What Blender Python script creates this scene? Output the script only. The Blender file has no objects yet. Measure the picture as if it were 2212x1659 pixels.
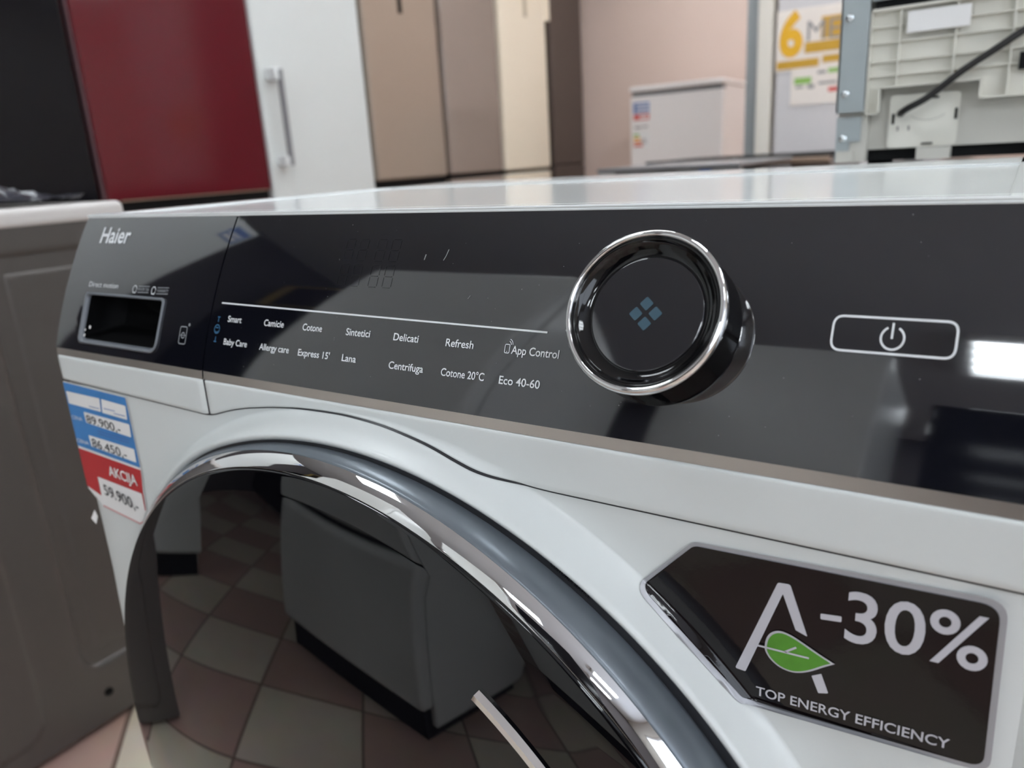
import bpy, bmesh, math, random
from math import sin, cos, pi, atan2, hypot, sqrt, radians
from mathutils import Vector, Matrix
from mathutils.geometry import delaunay_2d_cdt

sc = bpy.context.scene
COL = sc.collection

# ---------------------------------------------------------------- camera
CAM = Vector((0.2789, -0.262, 0.865))
YAW, PITCH, ROLL = radians(34.13288), radians(16.53662), radians(3.44494)
f_ = Vector((-sin(YAW) * cos(PITCH), cos(YAW) * cos(PITCH), -sin(PITCH)))
r_ = Vector((cos(YAW), sin(YAW), 0))
d_ = f_.cross(r_)
r2 = cos(ROLL) * r_ + sin(ROLL) * d_
d2 = -sin(ROLL) * r_ + cos(ROLL) * d_
cam = bpy.data.cameras.new('camera')
cam.sensor_fit = 'HORIZONTAL'
cam.sensor_width = 36.0
cam.lens = 1631.0 / 2212.0 * 36.0
cam.clip_start = 0.01
cam.dof.use_dof = True
cam.dof.focus_distance = 0.345
cam.dof.aperture_fstop = 8.6
camo = bpy.data.objects.new('camera', cam)
up = -d2
back = -f_
camo.matrix_world = Matrix(((r2.x, up.x, back.x, CAM.x), (r2.y, up.y, back.y, CAM.y), (r2.z, up.z, back.z, CAM.z), (0, 0, 0, 1)))
COL.objects.link(camo)
sc.camera = camo

# ---------------------------------------------------------------- world and exposure
W = bpy.data.worlds.new('shop_world')
sc.world = W
W.use_nodes = True
bg = W.node_tree.nodes['Background']
bg.inputs[0].default_value = (0.80, 0.88, 1.0, 1)
bg.inputs[1].default_value = 4.0
sc.view_settings.view_transform = 'Standard'
sc.view_settings.look = 'None'
sc.view_settings.gamma = 1.0
sc.view_settings.exposure = -0.10
sc.view_settings.use_curve_mapping = False

# ---------------------------------------------------------------- materials
def lin(c):
    def g(v):
        v /= 255.0
        return v / 12.92 if v <= 0.04045 else ((v + 0.055) / 1.055) ** 2.4
    return (g(c[0]), g(c[1]), g(c[2]), 1.0)

def mat(name, rgb, rough=0.4, metal=0.0, coat=0.0, spec=0.5, var=0.04, scale=40.0, bump=0.0, emit=0.0, aniso=0.0):
    m = bpy.data.materials.new(name)
    m.use_nodes = True
    nt = m.node_tree
    b = nt.nodes['Principled BSDF']
    c = lin(rgb)
    tc = nt.nodes.new('ShaderNodeTexCoord')
    nz = nt.nodes.new('ShaderNodeTexNoise')
    nz.inputs['Scale'].default_value = scale
    nz.inputs['Detail'].default_value = 3.0
    nt.links.new(tc.outputs['Object'], nz.inputs['Vector'])
    rp = nt.nodes.new('ShaderNodeValToRGB')
    rp.color_ramp.elements[0].color = tuple(v * (1 - var) for v in c[:3]) + (1,)
    rp.color_ramp.elements[1].color = tuple(min(1, v * (1 + var)) for v in c[:3]) + (1,)
    nt.links.new(nz.outputs['Fac'], rp.inputs[0])
    nt.links.new(rp.outputs[0], b.inputs['Base Color'])
    b.inputs['Roughness'].default_value = rough
    b.inputs['Metallic'].default_value = metal
    b.inputs['Coat Weight'].default_value = coat
    b.inputs['Coat Roughness'].default_value = 0.03
    b.inputs['Specular IOR Level'].default_value = spec
    b.inputs['Anisotropic'].default_value = aniso
    if bump:
        bp = nt.nodes.new('ShaderNodeBump')
        bp.inputs['Strength'].default_value = bump
        bp.inputs['Distance'].default_value = 0.001
        nt.links.new(nz.outputs['Fac'], bp.inputs['Height'])
        nt.links.new(bp.outputs[0], b.inputs['Normal'])
    if emit:
        b.inputs['Emission Color'].default_value = c
        b.inputs['Emission Strength'].default_value = emit
    return m

M = {}
M['white'] = mat('white_enamel', (218, 221, 219), 0.32, spec=0.5, var=0.01)
M['white_warm'] = mat('warm_white_enamel', (242, 236, 233), 0.3, var=0.01)
M['white_top'] = mat('white_worktop', (232, 235, 234), 0.12, spec=0.5, var=0.01)
M['black_glass'] = mat('black_glass', (9, 9, 12), 0.02, spec=0.62, var=0.1)
M['panel'] = mat('black_panel', (16, 17, 24), 0.045, spec=1.0, coat=0.85, var=0.12, scale=300)
M['dial_black'] = mat('dial_black', (8, 8, 10), 0.05, spec=0.5)
M['pocket'] = mat('pocket_black', (5, 5, 6), 0.6, spec=0.08)
M['chrome'] = mat('chrome', (232, 232, 232), 0.025, 1.0, var=0.01)
M['satin'] = mat('satin_grey_metal', (112, 119, 126), 0.3, 0.35, spec=0.5, var=0.02)
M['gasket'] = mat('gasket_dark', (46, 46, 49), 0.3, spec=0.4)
M['gasket_text'] = mat('gasket_print', (4, 4, 5), 0.5, spec=0.1)
M['strip'] = mat('brushed_strip', (196, 186, 178), 0.32, 0.9, var=0.04, scale=25)
M['print'] = mat('white_print', (232, 234, 236), 0.5, var=0.01)
M['print_grey'] = mat('grey_print', (150, 153, 156), 0.5, var=0.01)
M['print_blue'] = mat('blue_print', (52, 110, 150), 0.5, var=0.01)
M['print_ghost'] = mat('ghost_print', (44, 46, 54), 0.06, spec=1.0, coat=0.85, var=0.02)
M['symbol'] = mat('dial_symbol', (58, 84, 98), 0.3, var=0.02)
M['dust'] = mat('dust_fleck', (150, 150, 150), 0.7)
M['st_black'] = mat('sticker_black', (20, 15, 17), 0.06, spec=0.4, var=0.1, bump=0.02, scale=300)
M['st_silver'] = mat('sticker_silver', (168, 168, 172), 0.3, 0.2, var=0.02)
M['st_text'] = mat('sticker_print', (196, 194, 200), 0.35, var=0.02)
M['leaf'] = mat('leaf_green', (84, 146, 46), 0.3, var=0.25, scale=120)
M['tag_blue'] = mat('tag_blue', (66, 132, 196), 0.35, var=0.25, scale=22)
M['tag_red'] = mat('tag_red', (188, 48, 52), 0.35, var=0.05)
M['paper'] = mat('paper', (238, 236, 234), 0.5, var=0.01)
M['ink'] = mat('pen_ink', (28, 26, 30), 0.5)
M['tag_pink'] = mat('tag_pink', (214, 150, 150), 0.5)
M['grey_side'] = mat('grey_brown_metal', (88, 83, 80), 0.36, 0.3, var=0.03, scale=60)
M['grey_plate'] = mat('pale_grey_plate', (205, 200, 196), 0.3, 0.0, var=0.02)
M['plastic_film'] = mat('crumpled_film', (48, 48, 56), 0.22, spec=0.6, var=0.6, scale=25, bump=0.6)
M['red'] = mat('red_gloss', (92, 20, 30), 0.12, spec=0.5, var=0.04)
M['rose_highlight'] = mat('rose_grey_highlight', (150, 118, 122), 0.35)
M['black_gloss'] = mat('black_gloss', (12, 12, 18), 0.1, spec=0.25)
M['dark'] = mat('dark_gap', (10, 11, 13), 0.6, spec=0.2)
M['taupe'] = mat('taupe_metal', (168, 152, 138), 0.3, 0.35, var=0.02)
M['taupe_gloss'] = mat('taupe_gloss', (150, 134, 124), 0.08, spec=0.6, var=0.02)
M['cream'] = mat('cream_gloss', (250, 236, 214), 0.18, spec=0.5, var=0.02)
M['cream_dark'] = mat('cream_recess', (182, 168, 142), 0.4)
M['brown'] = mat('dark_brown', (84, 72, 66), 0.35, var=0.04)
M['steel'] = mat('brushed_steel', (150, 150, 152), 0.3, 0.8, var=0.03)
M['handle_grey'] = mat('handle_grey', (140, 140, 144), 0.35, 0.3)
M['mauve'] = mat('mauve_paint', (218, 194, 182), 0.85, spec=0.2, var=0.02, scale=3)
M['wall'] = mat('pale_paint', (214, 210, 204), 0.85, spec=0.2, var=0.02, scale=3)
M['wall_dark'] = mat('grey_paint', (96, 92, 94), 0.85, spec=0.2, var=0.03, scale=3)
M['ceil'] = mat('ceiling_paint', (216, 218, 222), 0.9, spec=0.1, var=0.02, scale=3)
M['lightgrey'] = mat('pale_grey_gloss', (216, 210, 209), 0.25, spec=0.5, var=0.02)
M['pillar'] = mat('pillar_cream', (232, 224, 212), 0.4, var=0.02)
M['pillar_grey'] = mat('pillar_grey', (160, 164, 164), 0.35, 0.3, var=0.03)
M['yellow'] = mat('poster_yellow', (236, 178, 40), 0.4, var=0.03)
M['yellow_dark'] = mat('poster_ochre', (206, 158, 52), 0.4, var=0.06)
M['poster'] = mat('poster_pale', (242, 230, 220), 0.4, var=0.02)
M['poster_grey'] = mat('poster_grey', (150, 144, 142), 0.5)
M['green'] = mat('poster_green', (150, 190, 96), 0.5)
M['tomato'] = mat('poster_red', (214, 92, 84), 0.5)
M['orange'] = mat('label_orange', (232, 140, 60), 0.5)
M['lblue'] = mat('label_blue', (86, 116, 176), 0.5)
M['zinc'] = mat('zinc_plate', (172, 180, 182), 0.35, 0.45, var=0.03)
M['zinc_bright'] = mat('screw_zinc', (225, 230, 232), 0.15, 1.0)
M['offwhite'] = mat('offwhite_plastic', (222, 219, 208), 0.45, var=0.02)
M['offwhite2'] = mat('pale_grey_plastic', (196, 193, 184), 0.45, var=0.02)
M['cable'] = mat('cable_black', (26, 24, 24), 0.4)
M['beige_band'] = mat('beige_trim', (150, 128, 112), 0.3, 0.3)
M['grey_panel'] = mat('grey_panel', (132, 132, 134), 0.3, 0.4)
M['warm_dark'] = mat('warm_dark_card', (40, 26, 22), 0.5)
M['kraft'] = mat('kraft_yellow', (196, 170, 98), 0.6)
M['frame_white'] = mat('lamp_frame', (230, 230, 230), 0.4)
M['tube'] = mat('lamp_tube', (243, 250, 255), 0.4, emit=20.0, var=0)

def floor_mat():
    m = bpy.data.materials.new('checker_tile')
    m.use_nodes = True
    nt = m.node_tree
    b = nt.nodes['Principled BSDF']
    tc = nt.nodes.new('ShaderNodeTexCoord')
    mp = nt.nodes.new('ShaderNodeMapping')
    TA = radians(49)
    ox, oy = -1.345, -.55
    mp.inputs['Rotation'].default_value = (0, 0, -TA)
    mp.inputs['Location'].default_value = (-(cos(TA) * ox + sin(TA) * oy), -(-sin(TA) * ox + cos(TA) * oy), 0.05)
    nt.links.new(tc.outputs['Object'], mp.inputs['Vector'])
    ck = nt.nodes.new('ShaderNodeTexChecker')
    ck.inputs['Scale'].default_value = 1 / 0.30
    ck.inputs['Color1'].default_value = lin((214, 200, 182))
    ck.inputs['Color2'].default_value = lin((190, 158, 146))
    nt.links.new(mp.outputs[0], ck.inputs['Vector'])
    br = nt.nodes.new('ShaderNodeTexBrick')
    br.offset = 0.0
    br.squash = 1.0
    br.inputs['Scale'].default_value = 1.0
    br.inputs['Brick Width'].default_value = 0.30
    br.inputs['Row Height'].default_value = 0.30
    br.inputs['Mortar Size'].default_value = 0.004
    br.inputs['Mortar Smooth'].default_value = 0.1
    nt.links.new(mp.outputs[0], br.inputs['Vector'])
    nz = nt.nodes.new('ShaderNodeTexNoise')
    nz.inputs['Scale'].default_value = 14
    nz.inputs['Detail'].default_value = 6
    nt.links.new(tc.outputs['Object'], nz.inputs['Vector'])
    mx0 = nt.nodes.new('ShaderNodeMix')
    mx0.data_type = 'RGBA'
    mx0.blend_type = 'MULTIPLY'
    mx0.inputs[0].default_value = 0.22
    nt.links.new(ck.outputs['Color'], mx0.inputs[6])
    nt.links.new(nz.outputs['Color'], mx0.inputs[7])
    mx = nt.nodes.new('ShaderNodeMix')
    mx.data_type = 'RGBA'
    mx.inputs[7].default_value = lin((116, 96, 86))
    nt.links.new(br.outputs['Fac'], mx.inputs[0])
    nt.links.new(mx0.outputs[2], mx.inputs[6])
    nt.links.new(mx.outputs[2], b.inputs['Base Color'])
    b.inputs['Roughness'].default_value = 0.28
    return m
M['floor'] = floor_mat()

# ---------------------------------------------------------------- builders
def link(name, me, m, parent=None, smooth=False):
    o = bpy.data.objects.new(name, me)
    COL.objects.link(o)
    if m is not None:
        me.materials.append(m)
    if smooth:
        for p in me.polygons:
            p.use_smooth = True
    if parent is not None:
        o.parent = parent
        o.matrix_parent_inverse = parent_inv(parent)
    return o

def parent_inv(p):
    # a thing stands at its own base; every part is modelled in world space
    return p.matrix_basis.inverted() if p.parent is None else Matrix.Identity(4)

def mesh(name, verts, faces, m, parent=None, smooth=False):
    me = bpy.data.meshes.new(name)
    me.from_pydata([tuple(v) for v in verts], [], faces)
    me.update()
    return link(name, me, m, parent, smooth)

def from_bm(name, bm, m, parent=None, smooth=False):
    me = bpy.data.meshes.new(name)
    bm.normal_update()
    bm.to_mesh(me)
    bm.free()
    return link(name, me, m, parent, smooth)

def add_box(bm, x0, x1, y0, y1, z0, z1, bev=0.0, seg=2):
    t = bmesh.new()
    bmesh.ops.create_cube(t, size=1.0)
    for v in t.verts:
        v.co = Vector((x0 + (v.co.x + .5) * (x1 - x0), y0 + (v.co.y + .5) * (y1 - y0), z0 + (v.co.z + .5) * (z1 - z0)))
    if bev:
        bmesh.ops.bevel(t, geom=list(t.edges), offset=bev, segments=seg, affect='EDGES', profile=0.5)
    me = bpy.data.meshes.new('tmp')
    t.to_mesh(me)
    t.free()
    bm.from_mesh(me)
    bpy.data.meshes.remove(me)

def box(name, b, m, parent=None, bev=0.0, seg=3):
    bm = bmesh.new()
    add_box(bm, *b, bev=bev, seg=seg)
    return from_bm(name, bm, m, parent, smooth=False)

def boxes(name, bs, m, parent=None, bev=0.0):
    bm = bmesh.new()
    for b in bs:
        add_box(bm, *b, bev=bev)
    return from_bm(name, bm, m, parent)

def tube_bm(bm, pts, r, n=10, cap=True):
    pts = [Vector(p) for p in pts]
    rings = []
    t0 = (pts[1] - pts[0]).normalized()
    ref = Vector((0, 0, 1)) if abs(t0.z) < 0.9 else Vector((1, 0, 0))
    for i, p in enumerate(pts):
        t = (pts[min(i + 1, len(pts) - 1)] - pts[max(i - 1, 0)]).normalized()
        u = t.cross(ref).normalized()
        w = u.cross(t)
        rings.append([bm.verts.new(p + r * (cos(2 * pi * k / n) * u + sin(2 * pi * k / n) * w)) for k in range(n)])
    for a, b in zip(rings, rings[1:]):
        for k in range(n):
            bm.faces.new((a[k], a[(k + 1) % n], b[(k + 1) % n], b[k]))
    if cap:
        bm.faces.new(rings[0][::-1])
        bm.faces.new(rings[-1])

def tube(name, pts, r, m, parent=None, n=10):
    bm = bmesh.new()
    tube_bm(bm, pts, r, n)
    return from_bm(name, bm, m, parent, True)

def lathe(name, prof, c, u, w, n, m, parent=None, seg=192, smooth=True):
    """revolve (r, h) pairs about the axis n through c; r = 0 closes to a point"""
    verts, faces, idx = [], [], []
    for (r, h) in prof:
        if r < 1e-7:
            idx.append([len(verts)])
            verts.append(c + h * n)
        else:
            idx.append(list(range(len(verts), len(verts) + seg)))
            for k in range(seg):
                a = 2 * pi * k / seg
                verts.append(c + r * (cos(a) * u + sin(a) * w) + h * n)
    for A, B in zip(idx, idx[1:]):
        for k in range(seg):
            k2 = (k + 1) % seg
            if len(A) == 1:
                faces.append((A[0], B[k], B[k2]))
            elif len(B) == 1:
                faces.append((A[k], A[k2], B[0]))
            else:
                faces.append((A[k], A[k2], B[k2], B[k]))
    return mesh(name, verts, faces, m, parent, smooth)

def tag(o, label=None, cat=None, group=None, kind=None):
    if label: o['label'] = label
    if cat: o['category'] = cat
    if group: o['group'] = group
    if kind: o['kind'] = kind
    return o

def empty(name, loc, label, cat, group=None):
    o = bpy.data.objects.new(name, None)
    o.location = loc
    o.empty_display_size = 0.05
    COL.objects.link(o)
    return tag(o, label, cat, group)

def roundpoly(pts, r, n=6):
    out = []
    N = len(pts)
    for i in range(N):
        p = Vector(pts[i]); a = Vector(pts[i - 1]) - p; b = Vector(pts[(i + 1) % N]) - p
        rr = r[i] if isinstance(r, (list, tuple)) else r
        ang = a.angle(b)
        t = min(rr / math.tan(ang / 2), a.length * .49, b.length * .49)
        p0 = p + a.normalized() * t
        p1 = p + b.normalized() * t
        for k in range(n + 1):
            s = k / n
            out.append(tuple((1 - s) ** 2 * p0 + 2 * s * (1 - s) * p + s * s * p1))
    return out

def inside(p, poly):
    x, y = p
    c = False
    j = len(poly) - 1
    for i in range(len(poly)):
        xi, yi = poly[i]; xj, yj = poly[j]
        if (yi > y) != (yj > y) and x < (xj - xi) * (y - yi) / (yj - yi) + xi:
            c = not c
        j = i
    return c

def fill(outer, holes=(), step=None):
    """triangulate a polygon with holes, with inner grid points; returns 2-D verts, faces"""
    V = [Vector(p) for p in outer]
    E = [(i, (i + 1) % len(outer)) for i in range(len(outer))]
    for h in holes:
        o = len(V)
        V += [Vector(p) for p in h]
        E += [(o + i, o + (i + 1) % len(h)) for i in range(len(h))]
    if step:
        xs = [p[0] for p in outer]; ys = [p[1] for p in outer]
        x = min(xs) + step / 2
        while x < max(xs):
            y = min(ys) + step / 2
            while y < max(ys):
                if inside((x, y), outer) and not any(inside((x, y), h) for h in holes):
                    V.append(Vector((x, y)))
                y += step
            x += step
    vo, eo, fo, *_ = delaunay_2d_cdt(V, E, [], 0, 1e-7)
    F = []
    for f in fo:
        cx = sum(vo[i].x for i in f) / len(f); cy = sum(vo[i].y for i in f) / len(f)
        if inside((cx, cy), outer) and not any(inside((cx, cy), h) for h in holes):
            F.append(tuple(f))
    return [(v.x, v.y) for v in vo], F

def decal(name, shapes, fn, m, parent=None, step=None, smooth=False):
    """shapes: list of (outer, holes) in surface coordinates mapped to space by fn"""
    verts, faces = [], []
    for outer, holes in shapes:
        v, f = fill(outer, holes, step)
        o = len(verts)
        verts += [fn(*p) for p in v]
        faces += [tuple(i + o for i in q) for q in f]
    ob = mesh(name, verts, faces, m, parent, smooth)
    return ob

def stroke(pts, w, closed=False):
    """outline of a polyline of width w, as (outer, holes)"""
    P = [Vector(p) for p in pts]
    n = len(P)
    L, R = [], []
    for i in range(n):
        if closed:
            a, b = P[i - 1], P[(i + 1) % n]
        else:
            a, b = P[max(i - 1, 0)], P[min(i + 1, n - 1)]
        t = (b - a).normalized()
        nn = Vector((-t.y, t.x)) * w / 2
        L.append(tuple(P[i] + nn)); R.append(tuple(P[i] - nn))
    if closed:
        import_area = lambda q: sum(q[i - 1][0] * q[i][1] - q[i][0] * q[i - 1][1] for i in range(len(q)))
        return (L, [R]) if abs(import_area(L)) > abs(import_area(R)) else (R, [L])
    return (L + R[::-1], [])

def arc(cx, cy, r, a0, a1, n=24, ry=None):
    ry = r if ry is None else ry
    return [(cx + r * cos(radians(a0 + (a1 - a0) * k / n)), cy + ry * sin(radians(a0 + (a1 - a0) * k / n))) for k in range(n + 1)]

_tcache = {}
def text2d(s, bold=0.0):
    """flat glyph mesh: verts, faces, advance box scaled so that a capital H is 1 high"""
    def raw(s, bold):
        cu = bpy.data.curves.new('t', 'FONT')
        cu.body = s
        cu.size = 1.0
        cu.resolution_u = 5
        cu.offset = bold
        o = bpy.data.objects.new('t', cu)
        COL.objects.link(o)
        dg = bpy.context.evaluated_depsgraph_get()
        me = bpy.data.meshes.new_from_object(o.evaluated_get(dg))
        v = [(p.co.x, p.co.y) for p in me.vertices]
        f = [tuple(p.vertices) for p in me.polygons]
        bpy.data.objects.remove(o)
        bpy.data.curves.remove(cu)
        bpy.data.meshes.remove(me)
        return v, f
    if (s, bold) in _tcache:
        return _tcache[(s, bold)]
    if 'H_' not in _tcache:
        v, _ = raw('H', 0.0)
        _tcache['H_'] = max(p[1] for p in v)
    h = _tcache['H_']
    v, f = raw(s, bold)
    v = [(x / h, y / h) for x, y in v]
    _tcache[(s, bold)] = (v, f)
    return v, f

def lettering(name, s, x0, x1, z0, cap, fn, m, parent=None, z1=None, slant=0.0, bold=0.0):
    """text whose ink runs from x0 to x1 on the base line z0 (to z1 at its right end)"""
    v, f = text2d(s, bold)
    a = min(p[0] for p in v); b = max(p[0] for p in v)
    k = (x1 - x0) / (b - a)
    z1 = z0 if z1 is None else z1
    vv = []
    for x, y in v:
        t = (x - a) / (b - a)
        vv.append(fn(x0 + (x - a) * k + slant * y * cap, z0 + (z1 - z0) * t + y * cap))
    return mesh(name, vv, f, m, parent)

# ================================================================ SETTING
def struct(o):
    o['kind'] = 'structure'
    return o
XL, XR, YF, YB, ZC = -3.12, 3.2, -5.2, 4.92, 2.85
struct(box('floor', (XL - .1, XR + .1, YF - .1, YB + .1, -0.1, 0.0), M['floor']))
struct(box('ceiling', (XL - .1, XR + .1, YF - .1, YB + .1, ZC, ZC + .1), M['ceil']))
struct(box('wall_back', (XL - .1, XR + .1, YB, YB + .1, 0, ZC), M['mauve']))
struct(box('wall_front', (XL - .1, XR + .1, YF - .1, YF, 0, ZC), M['wall_dark']))
struct(box('wall_left', (XL - .1, XL, YF, YB, 0, ZC), M['wall_dark']))
WY0, WY1, WZ0, WZ1 = -3.4, -0.2, 0.85, 2.55
struct(boxes('wall_right', [(XR, XR + .1, YF, WY0, 0, ZC), (XR, XR + .1, WY1, YB, 0, ZC), (XR, XR + .1, WY0, WY1, 0, WZ0), (XR, XR + .1, WY0, WY1, WZ1, ZC)], M['wall']))
struct(boxes('unseen_window_1', [(XR + .02, XR + .07, WY0, WY0 + .05, WZ0, WZ1), (XR + .02, XR + .07, WY1 - .05, WY1, WZ0, WZ1), (XR + .02, XR + .07, WY0, WY1, WZ0, WZ0 + .05), (XR + .02, XR + .07, WY0, WY1, WZ1 - .05, WZ1), (XR + .02, XR + .07, -1.83, -1.77, WZ0, WZ1)], M['frame_white']))  # out of view, added here to light the fridge fronts on the left
struct(boxes('trim_1', [(-.712, -.665, 3.02, 3.5, 0, ZC)], M['pillar_grey']))
struct(boxes('trim_2', [(-.662, -.604, 2.99, 3.5, 0, ZC)], M['pillar'], bev=.006))

# ---------------------------------------------------------------- ceiling lamps
def make_lamp(x, y):
    t = empty('ceiling_light', (x, y, ZC), 'square white ceiling lamp with four bright tubes over the shop floor', 'ceiling light', 'ceiling lamps of the shop')
    boxes('frame', [(x - .31, x + .31, y - .31, y + .31, ZC - .02, ZC - .001), (x - .31, x - .29, y - .31, y + .31, ZC - .08, ZC - .02), (x + .29, x + .31, y - .31, y + .31, ZC - .08, ZC - .02), (x - .29, x + .29, y - .31, y - .29, ZC - .08, ZC - .02), (x - .29, x + .29, y + .29, y + .31, ZC - .08, ZC - .02)], M['frame_white'], t)
    for k in range(4):
        yy = y - .21 + .14 * k
        box('tube', (x - .28, x + .28, yy - .03, yy + .03, ZC - .065, ZC - .035), M['tube'], t)
    return t
LAMPS = [(x, y) for x in (-1.15, 0.47, 2.1) for y in (-4.2, -2.65, -.55, 1.1, 2.6, 4.1) if (x, y) not in ((.47, -.55), (-1.15, -2.65))]  # the row nearest the machine is added to brighten the left white fridge
for p in LAMPS:
    make_lamp(*p)

# ================================================================ WASHING MACHINE (the subject)
wm = empty('washing_machine', (0, 0.22, 0), 'white front loading washing machine with black control panel, chrome dial and black glass door', 'washing machine')
ZD, RD = 0.462, 0.2735            # centre height and radius of the door opening

def collar(x, z):
    return .009                    # width of the raised collar round the opening
def rise(x):
    # the collar stands out less on the hinge side
    u = min(1, max(0, (x + .25) / .19))
    return .003 + .017 * u * u * (3 - 2 * u)
def ybody(x, z):
    r = hypot(x, z - ZD)
    t = (r - RD) / collar(x, z)
    if t >= 1: return 0.0
    return -rise(x) * (1 - t) ** 1.7 if t > 0 else -rise(x)
Z0 = 0.7535
def prof(z):
    s = z - Z0
    return .3286 * s + 1.81 * s * s
def pslope(z): return .3286 + 3.62 * (z - Z0)
def onpanel(off):
    def fn(x, z):
        s = pslope(z)
        k = off / sqrt(1 + s * s)
        return (x, prof(z) - k, z + k * s)
    return fn
def onbody(off):
    def fn(x, z):
        # lies on the front wall; where it reaches the collar it wraps a little way up the slope
        r = hypot(x, z - ZD)
        if r < .2835:
            k = (.2835 - (.2835 - r) * .55) / r
            x, z = x * k, ZD + (z - ZD) * k
        e = .0005
        y = ybody(x, z)
        n = Vector(((ybody(x + e, z) - ybody(x - e, z)) / (2 * e), -1, (ybody(x, z + e) - ybody(x, z - e)) / (2 * e))).normalized()
        return (x + n.x * off, y + n.y * off, z + n.z * off)
    return fn

# cabinet: sides, back and bottom
def cabinet():
    bm = bmesh.new()
    side = [(.004, .02), (.455, .02), (.455, .842)] + [(prof(.8415 - .0085 * k) + .004, .8415 - .0085 * k) for k in range(11)] + [(.004, .747)]
    for x0, x1 in ((-.2975, -.2955), (.2955, .2975)):
        A = [bm.verts.new((x0, y, z)) for y, z in side]
        B = [bm.verts.new((x1, y, z)) for y, z in side]
        bm.faces.new(A); bm.faces.new(B[::-1])
        for k in range(len(side)):
            k2 = (k + 1) % len(side)
            bm.faces.new((A[k2], A[k], B[k], B[k2]))
    add_box(bm, -.2975, .2975, .452, .455, .02, .842)
    add_box(bm, -.2975, .2975, .004, .455, .018, .022)
    return from_bm('cabinet', bm, M['white'], wm)
cabinet()
for sx in (-.25, .25):
    for sy in (.06, .40):
        lathe('foot', [(0, 0), (.02, 0), (.02, .008), (.01, .010), (.01, .02), (0, .02)], Vector((sx, sy, 0)), Vector((1, 0, 0)), Vector((0, 1, 0)), Vector((0, 0, 1)), M['dark'], wm, seg=20)

# front wall with the raised collar round the door opening
def front_wall():
    bx0, bx1, bz0, bz1 = -.2975, .2975, .07, .7465
    nA, rad = 360, []
    ts = [0, .02, .05, .09, .14, .2, .27, .35, .44, .54, .66, .8, 1.0]
    verts, faces = [], []
    for k in range(nA):
        a = 2 * pi * k / nA
        ca, sa = cos(a), sin(a)
        lim = 9
        if ca > 1e-9: lim = min(lim, bx1 / ca)
        if ca < -1e-9: lim = min(lim, bx0 / ca)
        if sa > 1e-9: lim = min(lim, (bz1 - ZD) / sa)
        if sa < -1e-9: lim = min(lim, (bz0 - ZD) / sa)
        col = []
        # inner turned edge
        rs = rise(RD * ca)
        col.append((RD - .0045, .006 - rs)); col.append((RD - .0035, .0015 - rs)); col.append((RD - .0015, -.0002 - rs))
        R1 = min(RD + collar(ca, ZD + sa), lim - .0005)
        for j in range(13):
            r = RD + (R1 - RD) * j / 12
            col.append((r, None))
        for j in range(1, 5):
            r = R1 + (lim - R1) * j / 4
            col.append((r, None))
        for (r, y) in col:
            x, z = r * ca, ZD + r * sa
            if y is None:
                y = ybody(x, z)
                e = .2975 - abs(x)
                if e < .004: y += .004 - sqrt(max(0, .004 ** 2 - (.004 - e) ** 2))
            verts.append((x, y, z))
    nc = 3 + 13 + 4
    for k in range(nA):
        k2 = (k + 1) % nA
        for j in range(nc - 1):
            faces.append((k * nc + j, k * nc + j + 1, k2 * nc + j + 1, k2 * nc + j))
    o = mesh('front_wall', verts, faces, M['white'], wm, True)
    return o
front_wall()
box('kick_plate', (-.2965, .2965, .004, .02, .022, .071), M['white'], wm, bev=.002)

# lower edge of the fascia: flat, with an arch over the door collar
ARCH = [(-.1241, .7253), (-.1162, .7271), (-.1075, .7301), (-.090, .7344), (-.0657, .7383), (-.0417, .7410), (-.0239, .7422), (-.0061, .7428), (.0094, .7423), (.0253, .7410), (.0410, .7386), (.0542, .7360), (.0661, .7328), (.0757, .7300), (.0853, .7273), (.0921, .7260), (.0985, .7249), (.1057, .7239), (.118, .7234)]
def zseam(x):
    if x <= ARCH[0][0]: return .7253 + (.7295 - .7253) * max(0, (ARCH[0][0] - x) / .18)
    if x >= ARCH[-1][0]: return .7234
    for (xa, za), (xb, zb) in zip(ARCH, ARCH[1:]):
        if xa <= x <= xb:
            t = (x - xa) / (xb - xa)
            t = t
            return za + (zb - za) * t
ZS0 = .7482
def fascia(name, x0, x1, n, parent):
    verts, faces = [], []
    rows = 9
    for i in range(n + 1):
        x = x0 + (x1 - x0) * i / n
        # smooth the seam with a small running mean
        zs = sum(zseam(x + d) for d in (-.006, -.003, 0, .003, .006)) / 5
        zs = min(zs, ZS0 - .0005)
        e = min(x - x0, x1 - x)
        edge = 0.0
        if e < .0012: edge = .0012 * (1 - e / .0012)
        col = [(zs + .0002, .006), (zs, .0012), (zs + .0003, .0002), (zs + .0010, -.0004)]
        for j in range(rows):
            col.append((zs + .0010 + (ZS0 - .0016 - zs - .0010) * (j + 1) / rows, -.0004))
        col += [(ZS0 - .0008, -.0002), (ZS0, .0006), (ZS0 + .0001, .004)]
        for (z, dy) in col:
            yb = ybody(x, z) * min(1, max(0, (ZS0 - .001 - z) / .004))
            verts.append((x, yb - .0009 + dy + edge, z))
    nc = 4 + rows + 3
    for i in range(n):
        for j in range(nc - 1):
            faces.append((i * nc + j, (i + 1) * nc + j, (i + 1) * nc + j + 1, i * nc + j + 1))
    return mesh(name, verts, faces, M['white'], parent, True)

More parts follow.
